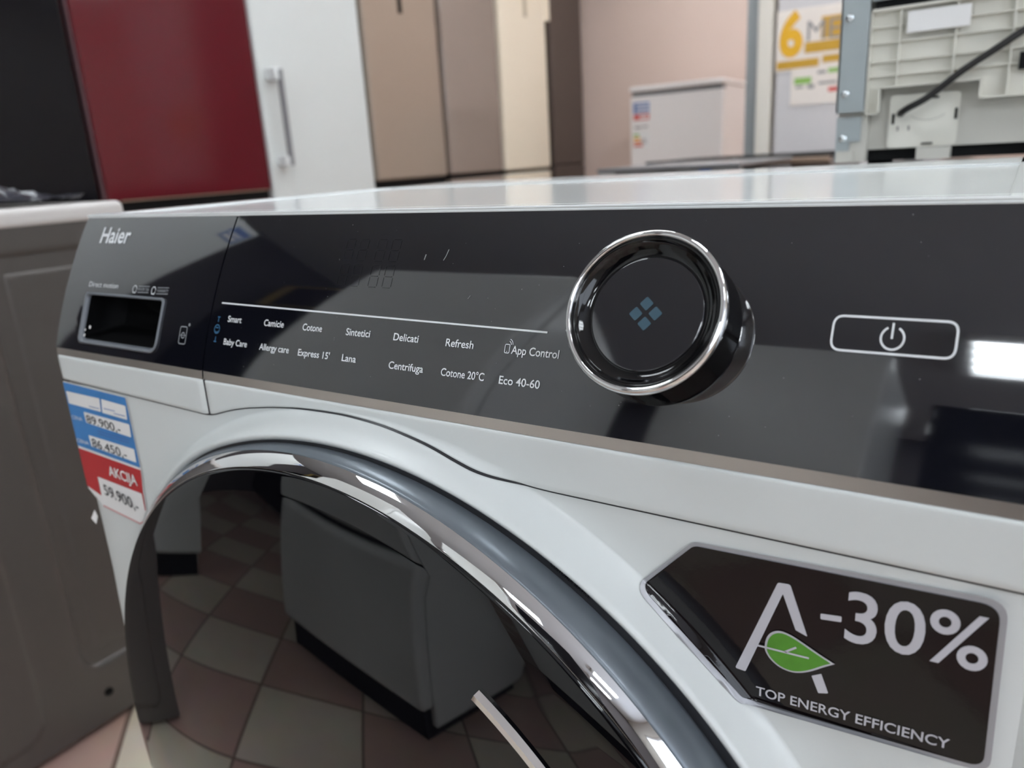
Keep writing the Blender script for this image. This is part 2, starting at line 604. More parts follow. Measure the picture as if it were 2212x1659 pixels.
def strip(x0, x1, parent):
    pr = [(.004, ZS0 + .0001), (-.0005, ZS0 + .0002), (.0003, ZS0 + .0052), (.004, ZS0 + .0053)]
    verts, faces = [], []
    n = 8
    for i in range(n + 1):
        for (y, z) in pr:
            verts.append((x0 + (x1 - x0) * i / n, y, z))
    k = len(pr)
    for i in range(n):
        for j in range(k - 1):
            faces.append((i * k + j, (i + 1) * k + j, (i + 1) * k + j + 1, i * k + j + 1))
    return mesh('trim_strip', verts, faces, M['strip'], parent, False)

ZT = .8420
def facia_outline(x0, x1, rl=.0, rr=.0):
    pts = [(x0, Z0), (x1, Z0), (x1, ZT), (x0, ZT)]
    return roundpoly(pts, [.0008, .0008, max(rr, .0008), max(rl, .0008)], 5)

def facia(name, x0, x1, m, parent, holes=(), step=.006, rl=0, rr=0):
    out = facia_outline(x0, x1, rl, rr)
    dense = []
    for a, b in zip(out, out[1:] + out[:1]):
        L = hypot(b[0] - a[0], b[1] - a[1])
        n = max(1, int(L / .006))
        for k in range(n):
            dense.append((a[0] + (b[0] - a[0]) * k / n, a[1] + (b[1] - a[1]) * k / n))
    v, f = fill(dense, holes, step)
    fn = onpanel(0.0)
    verts = [fn(*p) for p in v]
    # turned back rim all round
    nb = len(verts)
    rim = len(dense)
    look = {(round(p[0], 7), round(p[1], 7)): i for i, p in enumerate(v)}
    ids = [look[(round(p[0], 7), round(p[1], 7))] for p in [tuple(Vector(q)) for q in dense] if (round(p[0], 7), round(p[1], 7)) in look]
    inner = onpanel(-.006)
    off = {}
    for i in ids:
        off[i] = len(verts)
        verts.append(inner(*v[i]))
        verts.append(fn(*v[i]))
    for a, b in zip(ids, ids[1:] + ids[:1]):
        f.append((off[a] + 1, off[a], off[b], off[b] + 1))
    return mesh(name, verts, f, m, parent, True)

def seam_shade_line():  # dark ribbon that paints the shadow of the gap under the fascia
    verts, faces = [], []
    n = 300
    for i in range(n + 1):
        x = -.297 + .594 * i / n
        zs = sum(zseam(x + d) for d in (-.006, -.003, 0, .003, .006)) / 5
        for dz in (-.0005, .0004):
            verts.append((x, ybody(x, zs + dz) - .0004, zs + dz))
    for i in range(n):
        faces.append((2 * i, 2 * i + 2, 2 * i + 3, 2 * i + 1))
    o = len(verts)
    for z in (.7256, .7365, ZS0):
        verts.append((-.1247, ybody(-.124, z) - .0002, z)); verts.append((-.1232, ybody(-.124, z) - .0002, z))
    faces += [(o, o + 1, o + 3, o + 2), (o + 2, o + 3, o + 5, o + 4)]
    return mesh('seam_shade_line', verts, faces, M['gasket'], wm)
seam_shade_line()
# control fascia (white) with metal strip
XG0, XG1 = -.1246, -.1233
cf = fascia('control_fascia', XG1, .2972, 150, wm)
strip(XG1, .2972, cf)
# ------------------------------------------------- detergent drawer
dr = fascia('detergent_drawer', -.2972, XG0, 60, wm)
strip(-.2965, XG0, dr)
PX0, PX1, PZ0, PZ1 = -.2657, -.1736, .7604, .7918
pock = roundpoly([(PX0, PZ0), (PX1, PZ0), (PX1, PZ1), (PX0, PZ1)], [.0045, .0075, .003, .003], 6)
df = facia('drawer_front', -.2966, XG0, M['panel'], dr, [pock], rl=.004)
def loft(name, loops, m, parent, capend=True):
    verts, faces = [], []
    n = len(loops[0])
    for l in loops: verts += l
    for i in range(len(loops) - 1):
        for k in range(n):
            k2 = (k + 1) % n
            faces.append((i * n + k, i * n + k2, (i + 1) * n + k2, (i + 1) * n + k))
    if capend: faces.append(tuple((len(loops) - 1) * n + k for k in range(n)))
    return mesh(name, verts, faces, m, parent, True)
def shrink(poly, d):
    cx = (PX0 + PX1) / 2; cz = (PZ0 + PZ1) / 2
    hx = (PX1 - PX0) / 2; hz = (PZ1 - PZ0) / 2
    return [(cx + (x - cx) * (1 - d / hx), cz + (z - cz) * (1 - d / hz)) for x, z in poly]
def pl(poly, dy):
    return [(x, prof(z) + dy, z) for x, z in poly]
lip_o = roundpoly([(PX0 + .004, PZ0 - .0034), (PX1 + .0022, PZ0 - .0034), (PX1 + .0022, PZ1 - .002), (PX0 + .004, PZ1 - .002)], [.003, .0085, .003, .003], 6)
lp = loft('pocket_lip', [pl(shrink(pock, -.0003), 0.0005), pl(shrink(pock, -.0012), -.0012), pl(shrink(pock, .0002), -.0014), pl(shrink(pock, .0010), .0004), pl(shrink(pock, .0012), .0022)], M['lightgrey'], dr, False)
lp.data.materials[0] = mat('lip_grey_plastic', (112, 116, 122), 0.3)
loft('recessed_grip', [pl(shrink(pock, .0012), .002), pl(shrink(pock, .002), .012), pl(shrink(pock, .004), .03)], M['pocket'], dr)
pn = onpanel(.00025)
lettering('brand_lettering', 'Haier', -.2692, -.2326, .8250, .0098, pn, M['print'], dr, bold=.02)
lettering('drawer_lettering', 'Direct motion', -.2665, -.2297, .7962, .0032, pn, M['print'], dr)
for xa, word in ((-.2115, 'INVERTER'), (-.1900, 'WARRANTY')):
    decal('icon_print', [stroke(arc(xa + .0022, .7966, .0022, 0, 345, 20), .0005), stroke([(xa + .0006, .7944), (xa + .0038, .7944)], .0004)], pn, M['print'], dr)
    decal('caption_print', [stroke([(xa + .006, .7985), (xa + .0185, .7988)], .0004), stroke([(xa + .006, .7948), (xa + .0185, .7951)], .0004)], pn, M['print_grey'], dr)
    lettering('caption_lettering', word, xa + .006, xa + .0185, .7958, .0019, pn, M['print_grey'], dr)
fx, fz = -.1473, .7722
decal('detergent_symbol', [stroke(roundpoly([(fx - .0036, fz - .005), (fx + .0032, fz - .005), (fx + .0032, fz + .005), (fx - .0036, fz + .005)], .0014, 4), .0006, True), stroke(arc(fx, fz, .0016, 0, 340, 16), .0006), stroke([(fx - .003, fz), (fx + .0028, fz)], .0004), (arc(fx + .0048, fz + .0064, .0009, 0, 345, 12), [])], pn, M['print_grey'], dr)
# scratches / rubbed film at the lower corner of the grip
random.seed(4)
sh = []
for k in range(5):
    cx, cz = PX0 + .004 + random.uniform(-.002, .006), PZ0 + .005 + random.uniform(-.002, .006)
    sh.append((arc(cx, cz, random.uniform(.0006, .0014), 0, 330, 7), []))
decal('torn_film_bit', sh, lambda x, z: (x, prof(z) - .0012 + .002, z), M['paper'], dr)

# ------------------------------------------------- control panel
cp = facia('control_panel', XG1, .2966, M['panel'], wm, rr=.004, step=.007)
PROG = [('Smart', -.1066, -.0942, .7826), ('Camicie', -.0742, -.0575, .7825), ('Cotone', -.0421, -.0270, .7823), ('Sintetici', -.0090, .0080, .7821), ('Delicati', .0241, .0402, .7820), ('Refresh', .0572, .0735, .7818),
        ('Baby Care', -.1069, -.0858, .7700), ('Allergy care', -.0747, -.0499, .7697), ("Express 15'", -.0424, -.0181, .7693), ('Lana', -.0089, .0012, .7694), ('Centrifuga', .0239, .0461, .7688), ('Cotone 20°C', .0571, .0822, .7687), ('Eco 40-60', .0905, .1120, .7685), ('App Control', .0946, .1192, .7815)]
for s, a, b, z in PROG:
    lettering('program_lettering', s, a, b, z, .0033, pn, M['print'], cp, bold=.012)
decal('divider_line', [([(-.1154, .7922), (.1116, .7911), (.1116, .7919), (-.1154, .7930)], [])], pn, M['print'], cp, step=.01)
# phone symbol before App Control
decal('phone_symbol', [stroke(roundpoly([(.0910, .7816), (.0935, .7816), (.0935, .7852), (.0910, .7852)], .0006, 3), .00035, True), stroke(arc(.0925, .7850, .0016, 5, 75, 8), .0003), stroke(arc(.0925, .7850, .0025, 5, 75, 8), .0003), (arc(.09225, .7822, .0002, 0, 330, 6), [])], pn, M['print'], cp)
# child lock symbol in blue
bx, bz = -.1152, .7780
decal('child_lock_symbol', [stroke(arc(bx, bz, .0024, 0, 350, 20), .0005), stroke(arc(bx, bz - .0006, .0012, 200, 340, 8), .0004), stroke([(bx - .0012, bz + .0008), (bx + .0012, bz + .0008)], .0006),
    stroke([(bx - .0012, bz + .0068), (bx + .0012, bz + .0068)], .0005), stroke([(bx, bz + .0068), (bx, bz + .0040)], .0005), stroke([(bx - .0012, bz - .0070), (bx + .0012, bz - .0070)], .0005), stroke([(bx, bz - .0070), (bx, bz - .0042)], .0005)], pn, M['print_blue'], cp)
# power button
fr = roundpoly([(.2276, .7938), (.2661, .7938), (.2661, .8050), (.2276, .8050)], .0034, 8)
decal('power_button_frame', [stroke(fr, .00075, True)], pn, M['print'], cp)
decal('power_symbol', [stroke(arc(.2470, .7988, .0036, 118, 422, 40), .0007), stroke([(.2468, .8036), (.2468, .7986)], .0007)], pn, M['print'], cp)
# unlit seven segment digits behind the gloss
seg = []
def digit(x, z, w, h):
    g = .0005
    return [stroke([(x + g, z + h), (x + w - g, z + h)], .0003), stroke([(x + g, z), (x + w - g, z)], .0003), stroke([(x + g, z + h / 2), (x + w - g, z + h / 2)], .0003),
            stroke([(x, z + g), (x, z + h / 2 - g)], .0003), stroke([(x, z + h / 2 + g), (x, z + h - g)], .0003), stroke([(x + w, z + g), (x + w, z + h / 2 - g)], .0003), stroke([(x + w, z + h / 2 + g), (x + w, z + h - g)], .0003)]
for row in (0, 1):
    for k in range(4):
        seg += digit(-.0235 + k * .0098 + (.003 if k > 1 else 0), .8185 - row * .0125, .006, .0105)
decal('unlit_display', seg, pn, M['print_ghost'], cp)
# two pale scuffs on the gloss and dust flecks
for pts, w in (([(.0330, .8195), (.0334, .8220)], .0005), ([(.0452, .8195), (.0462, .8215), (.0470, .8245)], .0004), ([(.0650, .8030), (.0662, .8045)], .0003)):
    decal('scuff_mark', [stroke(pts, w)], onpanel(.00015), M['dust'], cp)
random.seed(11)
fl = []
for k in range(70):
    x = random.uniform(-.10, .29); z = random.uniform(.758, .840)
    r = random.uniform(.00008, .00022)
    fl.append(([(x - r, z), (x, z - r), (x + r * 1.6, z), (x, z + r)], []))
decal('dust_flecks', fl, onpanel(.0001), M['dust'], cp)['kind'] = 'stuff'

# ------------------------------------------------- dial
zd, xd, tl = .7976, .1628, .4899
dn = Vector((0, -cos(tl), sin(tl))); du = Vector((1, 0, 0)); dw = Vector((0, sin(tl), cos(tl)))
dc = Vector((xd, prof(zd), zd))
dial = lathe('program_dial', [(.0325, -.006), (.0325, .0012), (.0322, .0020), (.0322, .0172), (.0318, .0185), (.0300, .0188)], dc, du, dw, dn, M['dial_black'], wm)
lathe('chrome_ring', [(.0318, .0176), (.03255, .0180), (.0327, .0192), (.0322, .0208), (.0314, .0216), (.0305, .0216), (.0300, .0210), (.0299, .0190)], dc, du, dw, dn, M['chrome'], dial)
lathe('dial_dish', [(.0300, .0200), (.0292, .0204), (.0286, .0198), (.0282, .0186), (.0274, .0180), (.0264, .0170), (.0250, .0160), (.0236, .0156), (.0229, .0157)], dc, du, dw, dn, M['dial_black'], dial)
face = lathe('dial_face', [(.0231, .0154), (.0230, .0160), (.0227, .0163), (.0224, .0164), (.02235, .0164), (.0223, .0164), (.016, .0164), (.008, .0164), (0, .0164)], dc, du, dw, dn, M['panel'], dial)
sq = []
for k in range(4):
    a = radians(90 + 90 * k + 4)
    cx, cz = .0040 * cos(a), .0040 * sin(a)
    h = .0030
    sq.append((roundpoly([(cx + h * cos(a + j * pi / 2) * .98, cz + h * sin(a + j * pi / 2) * .98) for j in range(4)], .0007, 3), []))
decal('dial_symbol', sq, lambda x, z: tuple(dc + du * x + dw * z + dn * .01655), M['symbol'], dial)

# ------------------------------------------------- worktop
wt = bmesh.new()
YW0, YW1 = .0428, .462
add_box(wt, -.2975, .2975, YW0, YW1, .8412, .8428, bev=.0006, seg=2)
add_box(wt, -.2975, .2975, YW0, YW0 + .010, .8424, .8439, bev=.0007, seg=2)
add_box(wt, -.2975, .2975, YW0 + .020, YW0 + .026, .8424, .8433, bev=.0004, seg=2)
add_box(wt, -.2975, -.275, YW0 + .008, YW1, .8424, .8440, bev=.0007, seg=2)
add_box(wt, .275, .2975, YW0 + .008, YW1, .8424, .8440, bev=.0007, seg=2)
add_box(wt, -.2975, .2975, YW1 - .11, YW1, .8424, .8440, bev=.0007, seg=2)
from_bm('worktop', wt, M['white_top'], wm)

# ------------------------------------------------- door
kx = -.06
dN = Vector((kx, -1, 0)).normalized(); dU = Vector((1, kx, 0)).normalized(); dW = Vector((0, 0, 1))
dC = Vector((0, 0, .4605))
ring = lathe('door', [(.258, .002), (.2660, .004), (.2682, .010), (.2691, .0150), (.2696, .0190), (.2697, .0220), (.2693, .0248), (.2687, .0266), (.2680, .0278), (.2672, .0280)], dC, dU, dW, dN, M['satin'], wm, seg=256)
lathe('chrome_rim', [(.2677, .0277), (.2671, .0288), (.2660, .0303), (.2645, .0320), (.2630, .0333), (.2616, .0343), (.2607, .0350), (.26045, .0351), (.2603, .0340)], dC, dU, dW, dN, M['chrome'], ring, seg=256)
gp = [(.2603, .0330), (.2602, .0349), (.2598, .0358), (.2592, .0362), (.2584, .0365)]
for k in range(1, 25):
    r = .2584 * (1 - k / 24)
    gp.append((r, .0362 + .020 * (1 - (r / .2584) ** 2.6)))
lathe('door_glass', gp, dC, dU, dW, dN, M['black_glass'], ring, seg=256)
def onglass(x, z, off=.0008):
    # x, z in door coordinates
    r = hypot(x, z)
    h = .0362 + .020 * (1 - min(1, r / .2584) ** 2.6)
    return dC + dU * x + dW * z + dN * (h + off)
def gasket_y(r, x):
    return -rise(x) + .0014 + (RD - r) * .05
gv, gf_ = [], []
for k in range(256):
    a = 2 * pi * k / 256
    for r in (RD - .0008, RD - .006, RD - .013):
        gv.append((r * cos(a), gasket_y(r, RD * cos(a)), ZD + r * sin(a)))
for k in range(256):
    k2 = (k + 1) % 256
    for j in (0, 1):
        gf_.append((3 * k + j, 3 * k + j + 1, 3 * k2 + j + 1, 3 * k2 + j))
mesh('door_gasket', gv, gf_, M['gasket'], wm, True)
# grip on the opening side of the glass: chrome bar along a dark scoop
hp = []
for k in range(21):
    a = radians(61 - 62 * k / 20)
    hp.append(onglass(.232 * cos(a), .232 * sin(a), .0022))
gb = bmesh.new()
HA = [radians(59.5 - 78 * k / 40) for k in range(41)]
vs = []
for a in HA:
    for (r, o) in ((.2265, .0004), (.2265, .0034), (.2300, .0036), (.2312, .0004)):
        pass
    row = [gb.verts.new(onglass(r * cos(a), r * sin(a), o)) for (r, o) in ((.2155, .0002), (.2155, .0026), (.2190, .0034), (.2198, .0002))]
    vs.append(row)
for A, B in zip(vs, vs[1:]):
    for j in range(3):
        gb.faces.new((A[j], A[j + 1], B[j + 1], B[j]))
gb.faces.new(vs[0]); gb.faces.new(vs[-1][::-1])
from_bm('door_handle', gb, M['chrome'], ring, False)

# ------------------------------------------------- energy sticker on the front wall
S1, S2, S3 = onbody(.0006), onbody(.0009), onbody(.0012)
stk = decal('energy_sticker', [(roundpoly([(.1841, .7151), (.1580, .6866), (.2032, .6466), (.2913, .6519), (.2898, .7194)], [.006, .006, .005, .006, .007], 6), [])], S1, M['st_silver'], wm, step=.002, smooth=True)
tag(stk, 'black sticker with a silver edge reading A -30% TOP ENERGY EFFICIENCY')
decal('sticker_field', [(roundpoly([(.1846, .7134), (.1606, .6870), (.2041, .6487), (.2892, .6538), (.2878, .7172)], [.005, .005, .004, .005, .006], 6), [])], S2, M['st_black'], stk, step=.002, smooth=True)
decal('letter_print', [(roundpoly([(.2177, .7064), (.2222, .7068), (.2294, .6865), (.2250, .6880), (.2197, .7021), (.2068, .6629), (.2026, .6630)], [.0012, .0012, .0003, .0003, .0002, .0006, .0008], 4), []), (roundpoly([(.2317, .6701), (.2351, .6722), (.2381, .6645), (.2345, .6633)], [.0002, .0002, .0006, .0003], 3), [])], S3, M['st_text'], stk, step=.004)
decal('dash_print', [(roundpoly([(.2334, .6979), (.2407, .6989), (.2407, .6965), (.2335, .6955)], .0005, 3), [])], S3, M['st_text'], stk)
lettering('figure_lettering', '30%', .2420, .2862, .6897, .0201, S3, M['st_text'], stk, z1=.6917, bold=.010)
lettering('slogan_lettering', 'TOP ENERGY EFFICIENCY', .2112, .2786, .6534, .0041, S3, M['st_text'], stk, z1=.6570, bold=.010)
lf = []
A_, B_ = Vector((.2138, .6768)), Vector((.2396, .6783))
def leaf_poly(s):
    up_ = [(.2138, .6772), (.2144, .6816), (.2165, .6848), (.2198, .6862), (.2240, .6853), (.2290, .6830), (.2345, .6803), (.2396, .6782)]
    dn_ = [(.2360, .6757), (.2320, .6724), (.2280, .6700), (.2240, .6689), (.2195, .6697), (.2160, .6722), (.2142, .6750)]
    c = Vector((.2240, .6775))
    P = up_ + dn_
    tip = P[7]
    for _ in range(2):                     # corner cutting, keeping the tip sharp
        Q = []
        for i in range(len(P)):
            p, q = Vector(P[i]), Vector(P[(i + 1) % len(P)])
            Q += [tuple(p * .75 + q * .25), tuple(p * .25 + q * .75)]
            if tuple(q) == tuple(Vector(tip)): Q.append(tuple(q))
        P = Q
    return [tuple(c + (Vector(p) - c) * s) for p in P]
decal('leaf_edge', [(leaf_poly(1.0), [])], onbody(.0014), M['st_text'], stk, step=.004)
decal('leaf_print', [(leaf_poly(.91), [])], onbody(.0016), M['leaf'], stk, step=.004)
decal('leaf_vein', [stroke([(.2110, .6769), (.2305, .6778)], .0008), stroke([(.2216, .6775), (.2257, .6809)], .0008)], onbody(.0018), M['st_text'], stk)

# ------------------------------------------------- price tag on the left of the front wall
tg = decal('price_tag', [(roundpoly([(-.2972, .7280), (-.2152, .7258), (-.2152, .6728), (-.2188, .6380), (-.2225, .6372), (-.2300, .6262), (-.2800, .6302), (-.2972, .6420)], .0008, 3), [])], S1, M['paper'], wm, step=.006)
tag(tg, 'blue and red price tag with handwritten prices reading AKCIJA')
decal('blue_field', [([(-.2970, .7272), (-.2158, .7252), (-.2158, .6737), (-.2970, .6772)], [])], S2, M['tag_blue'], tg, step=.006)
WF = [[(-.2950, .7206), (-.2496, .7205), (-.2512, .7102), (-.2948, .7110)], [(-.2474, .7204), (-.2172, .7192), (-.2186, .7088), (-.2498, .7098)],
      [(-.2762, .7070), (-.2172, .7058), (-.2184, .6960), (-.2756, .6986)], [(-.2768, .6888), (-.2178, .6874), (-.2186, .6772), (-.2762, .6800)]]
for w in WF:
    decal('white_field', [(roundpoly(w, .0009, 3), [])], S3, M['paper'], tg, step=.008)
decal('red_field', [([(-.2972, .6752), (-.2160, .6718), (-.2172, .6640), (-.2192, .6536), (-.2200, .6392), (-.2214, .6400), (-.2210, .6529), (-.2784, .6553), (-.2790, .6395), (-.2972, .6440)], [])], S2, M['tag_red'], tg, step=.006)
decal('pink_rule', [stroke([(-.2795, .6310), (-.2320, .6268), (-.2240, .6290)], .0012)], S2, M['tag_pink'], tg)
S4 = onbody(.0015)
lettering('offer_lettering', 'AKCIJA', -.2590, -.2228, .6602, .0076, S4, M['paper'], tg, z1=.6588, bold=.02)
lettering('caption_lettering', 'CENA', -.2945, -.2800, .6992, .0028, S4, M['paper'], tg)
lettering('caption_lettering', 'CENA', -.2955, -.2785, .6806, .0028, S4, M['paper'], tg)
lettering('handwritten_price', '89.900,-', -.2735, -.2300, .6990, .0062, S4, M['ink'], tg, z1=.6975)
lettering('handwritten_price', '86.450,-', -.2735, -.2290, .6804, .0066, S4, M['ink'], tg, z1=.6784)
lettering('handwritten_price', '59.900,-', -.2720, -.2285, .6420, .0086, S4, M['ink'], tg, z1=.6375)
decal('small_print', [stroke([(-.262, .6945 - k * .0022), (-.222, .6936 - k * .0022)], .0006) for k in range(2)] + [stroke([(-.292 + q, .7116 + w), (-.278 + q, .7115 + w)], .0005) for q, w in ((.026, .001), (.058, .0), (.046, .002))], S4, M['lblue'], tg)
# loose lower corner of the tag that sticks out past the cabinet
mesh('curled_corner', [(-.2950, -.0008, .6240), (-.2985, -.003, .6170), (-.2958, -.0015, .6120), (-.2925, -.0006, .6190)], [(0, 1, 2, 3)], M['paper'], tg)

# print on the gasket in the gap behind the door
def ongasket(x, z):
    a = radians(61.6) - x / RD
    r = RD - .0044 + z
    return Vector((r * cos(a), gasket_y(r, RD * cos(a)) - .0004, ZD + r * sin(a)))
lettering('gasket_lettering', 'CUSTOMER SERVICE', 0, .0216, 0, .0019, ongasket, M['gasket_text'], wm, bold=.02)

# ================================================================ GREY MACHINE ON THE LEFT (seen from its side)
gm = empty('washing_machine', (-1.194, .1, 0), 'grey brown metal machine at the left edge, seen from its embossed side', 'washing machine')
GX, GY0, GY1 = -.894, -.20, .405
def sdrr(y, z, y0, y1, z0, z1, r):
    cy, cz = (y0 + y1) / 2, (z0 + z1) / 2
    qx = abs(y - cy) - (y1 - y0) / 2 + r
    qz = abs(z - cz) - (z1 - z0) / 2 + r
    return hypot(max(qx, 0), max(qz, 0)) + min(max(qx, qz), 0) - r
verts, faces = [], []
NY, NZ = 200, 200
for i in range(NY + 1):
    y = GY0 + (GY1 - GY0) * i / NY
    for j in range(NZ + 1):
        z = .012 + (.815 - .012) * j / NZ
        d = max(sdrr(y, z, .208, .375, .12, .771, .022), -1)
        t = min(1, max(0, -d / .006))
        x = GX - .004 * (t * t * (3 - 2 * t)) - .018 * math.exp(-((d + .006) / .009) ** 2)
        d = sdrr(y, z, -.14, .132, .047, .70, .04)
        t = min(1, max(0, -d / .008))
        x += .006 * (t * t * (3 - 2 * t))
        verts.append((x, y, z))
for i in range(NY):
    for j in range(NZ):
        a = i * (NZ + 1) + j
        faces.append((a, a + NZ + 1, a + NZ + 2, a + 1))
mesh('side_panel', verts, faces, M['grey_side'], gm, True)
boxes('cabinet', [(GX - .60, GX - .006, GY0, GY1, .012, .815)], M['grey_side'], gm)
box('top_plate', (GX - .605, GX + .004, GY0 - .012, GY1 + .012, .8125, .8395), M['grey_plate'], gm, bev=.009, seg=4)
lathe('side_plug', [(0, .004), (.006, .003), (.007, 0)], Vector((GX + .0005, .228, .062)), Vector((0, 1, 0)), Vector((0, 0, 1)), Vector((1, 0, 0)), M['dark'], gm, seg=16)
for sx in (GX - .05, GX - .55):
    for sy in (GY0 + .06, GY1 - .06):
        lathe('foot', [(0, 0), (.02, 0), (.02, .013), (0, .013)], Vector((sx, sy, 0)), Vector((1, 0, 0)), Vector((0, 1, 0)), Vector((0, 0, 1)), M['dark'], gm, seg=16)
# crumpled film lying on the top plate
random.seed(3)
verts, faces = [], []
n1, n2 = 36, 22
for i in range(n1 + 1):
    for j in range(n2 + 1):
        u, v = i / n1, j / n2
        x = GX - .52 + .47 * u + random.uniform(-.006, .006)
        y = .02 + .37 * v + random.uniform(-.006, .006)
        e = min(u, 1 - u, v, 1 - v)
        h = .8405 + max(0, .003 + .022 * min(1, e * 6) * (0.5 + .5 * sin(17 * u + 5 * v) * cos(11 * v - 6 * u)) + random.uniform(0, .010))
        verts.append((x, y, h))
for i in range(n1):
    for j in range(n2):
        a = i * (n2 + 1) + j
        faces.append((a, a + n2 + 1, a + n2 + 2, a + 1))
tag(mesh('plastic_film', verts, faces, M['plastic_film'], None), 'crumpled dark clear plastic film lying on the grey machine top plate', 'plastic film')

# ================================================================ ROW OF FRIDGES ALONG THE LEFT WALL (fronts face +X)
FX = -2.44
def fridge(name, label, y0, y1, z_split, z_low, H, door_m, body_m, lower=True, th=.06, xf=FX, cat='fridge', bev=.010):
    t = empty(name, (xf - .33, (y0 + y1) / 2, 0), label, cat, 'tall fridges along the left wall')
    box('cabinet', (xf - .64, xf - th - .004, y0 + .006, y1 - .006, .03, H - .005), body_m, t, bev=.004)
    box('door', (xf - th, xf, y0, y1, z_split, H), door_m, t, bev=bev)
    if lower:
        box('door', (xf - th, xf, y0, y1, .09, z_low), door_m, t, bev=bev)
        box('gap_profile', (xf - th - .01, xf - .02, y0 + .004, y1 - .004, z_low - .004, z_split + .004), M['dark'], t)
    boxes('plinth', [(xf - .60, xf - .03, y0 + .02, y1 - .02, 0, .088)], M['dark'], t)
    return t
fb = fridge('fridge', 'black glossy fridge at the far left behind the grey machine', .62, 1.235, .795, .77, 1.9, M['black_gloss'], M['black_gloss'])
fr_ = fridge('fridge', 'dark red glossy fridge between the black fridge and the white freezer', 1.262, 1.994, .800, .735, 1.9, M['red'], M['red'])
box('door_edge_highlight', (FX - .036, FX - .014, 1.2600, 1.2625, .81, 1.89), M['rose_highlight'], fr_)  # highlight on the rounded door edge, put in as a pale strip
boxes('door_edge_trim', [(FX - .05, FX + .0012, 1.31, 1.985, .7985, .8035)], M['beige_band'], fr_)
fw = fridge('freezer', 'tall plain white freezer with bar handle, right of the red fridge', 2.004, 2.640, .09, 0, 1.9, M['white'], M['white'], lower=False, cat='freezer')
hb = boxes('handle', [(FX + .045, FX + .066, 2.062, 2.082, .895, 1.285)], M['handle_grey'], fw, bev=.004)
boxes('handle_mount', [(FX - .001, FX + .060, 2.040, 2.084, 1.240, 1.290), (FX - .001, FX + .060, 2.040, 2.084, .893, .935)], M['white_top'], hb, bev=.006)
f1 = fridge('fridge', 'matt taupe fridge right beside the white freezer', 2.668, 3.232, .800, .752, 2.0, M['taupe'], M['steel'])
box('grip_slot', (FX - .002, FX + .0015, 2.930, 2.962, 1.60, 1.92), M['dark'], f1, bev=.0005)
f2 = fridge('fridge', 'shiny taupe fridge between the matt taupe one and the cream one', 3.275, 3.800, .803, .776, 2.0, M['taupe_gloss'], M['dark'])
f3 = fridge('fridge', 'cream fridge with light door at the far end of the row', 3.838, 4.384, .800, .778, 2.0, M['cream'], M['lightgrey'])
box('grip_slot', (FX - .002, FX + .0015, 4.122, 4.158, 1.71, 1.95), M['cream_dark'], f3, bev=.0005)
boxes('door_clip', [(FX - .05, FX + .010, 4.375, 4.43, 1.715, 1.95)], M['cream'], f3, bev=.004)
f4 = fridge('fridge', 'dark brown fridge in the back corner beside the cream one', 4.440, 4.880, .812, .806, 2.0, M['brown'], M['brown'])

# ================================================================ BACK OF THE SHOP
sf = empty('freezer', (-1.478, 4.48, 0), 'small white freezer with price tag and energy label, standing before the mauve wall', 'freezer')
box('cabinet', (-1.760, -1.196, 4.26, 4.80, .03, 1.205), M['white_warm'], sf, bev=.005)
box('door', (-1.765, -1.192, 4.20, 4.256, .06, 1.182), M['white_warm'], sf, bev=.012)
box('grip_recess', (-1.755, -1.20, 4.215, 4.27, 1.18, 1.21), M['grey_panel'], sf)
box('lid', (-1.765, -1.190, 4.19, 4.81, 1.207, 1.236), M['white_warm'], sf, bev=.008)
boxes('plinth', [(-1.75, -1.205, 4.24, 4.78, 0, .06)], M['dark'], sf)
pt = box('price_tag', (-1.744, -1.634, 4.1975, 4.1995, 1.040, 1.150), M['paper'], sf)
boxes('blue_field', [(-1.740, -1.638, 4.1960, 4.1975, 1.085, 1.146)], M['lblue'], pt)
boxes('red_field', [(-1.740, -1.638, 4.1960, 4.1975, 1.048, 1.080)], M['tomato'], pt)
boxes('white_field', [(-1.722, -1.642, 4.1952, 4.1960, 1.128, 1.136), (-1.722, -1.642, 4.1952, 4.1960, 1.110, 1.118), (-1.722, -1.642, 4.1952, 4.1960, 1.092, 1.100), (-1.700, -1.648, 4.1952, 4.1960, 1.056, 1.070)], M['paper'], pt)
el = box('energy_label', (-1.744, -1.640, 4.1975, 4.1995, .882, .980), M['paper'], sf)
for k, mm in enumerate((M['green'], M['yellow'], M['orange'], M['tomato'])):
    box('class_bar', (-1.740, -1.706 + .008 * k, 4.1960, 4.1975, .955 - .020 * k, .968 - .020 * k), mm, el)
boxes('label_print', [(-1.690, -1.655, 4.1960, 4.1975, .915, .921), (-1.690, -1.660, 4.1960, 4.1975, .930, .936)], M['poster_grey'], el)
boxes('small_print', [(-1.735, -1.690, 4.1970, 4.1995, 1.000, 1.010), (-1.680, -1.650, 4.1970, 4.1995, 1.004, 1.012)], M['poster_grey'], sf)

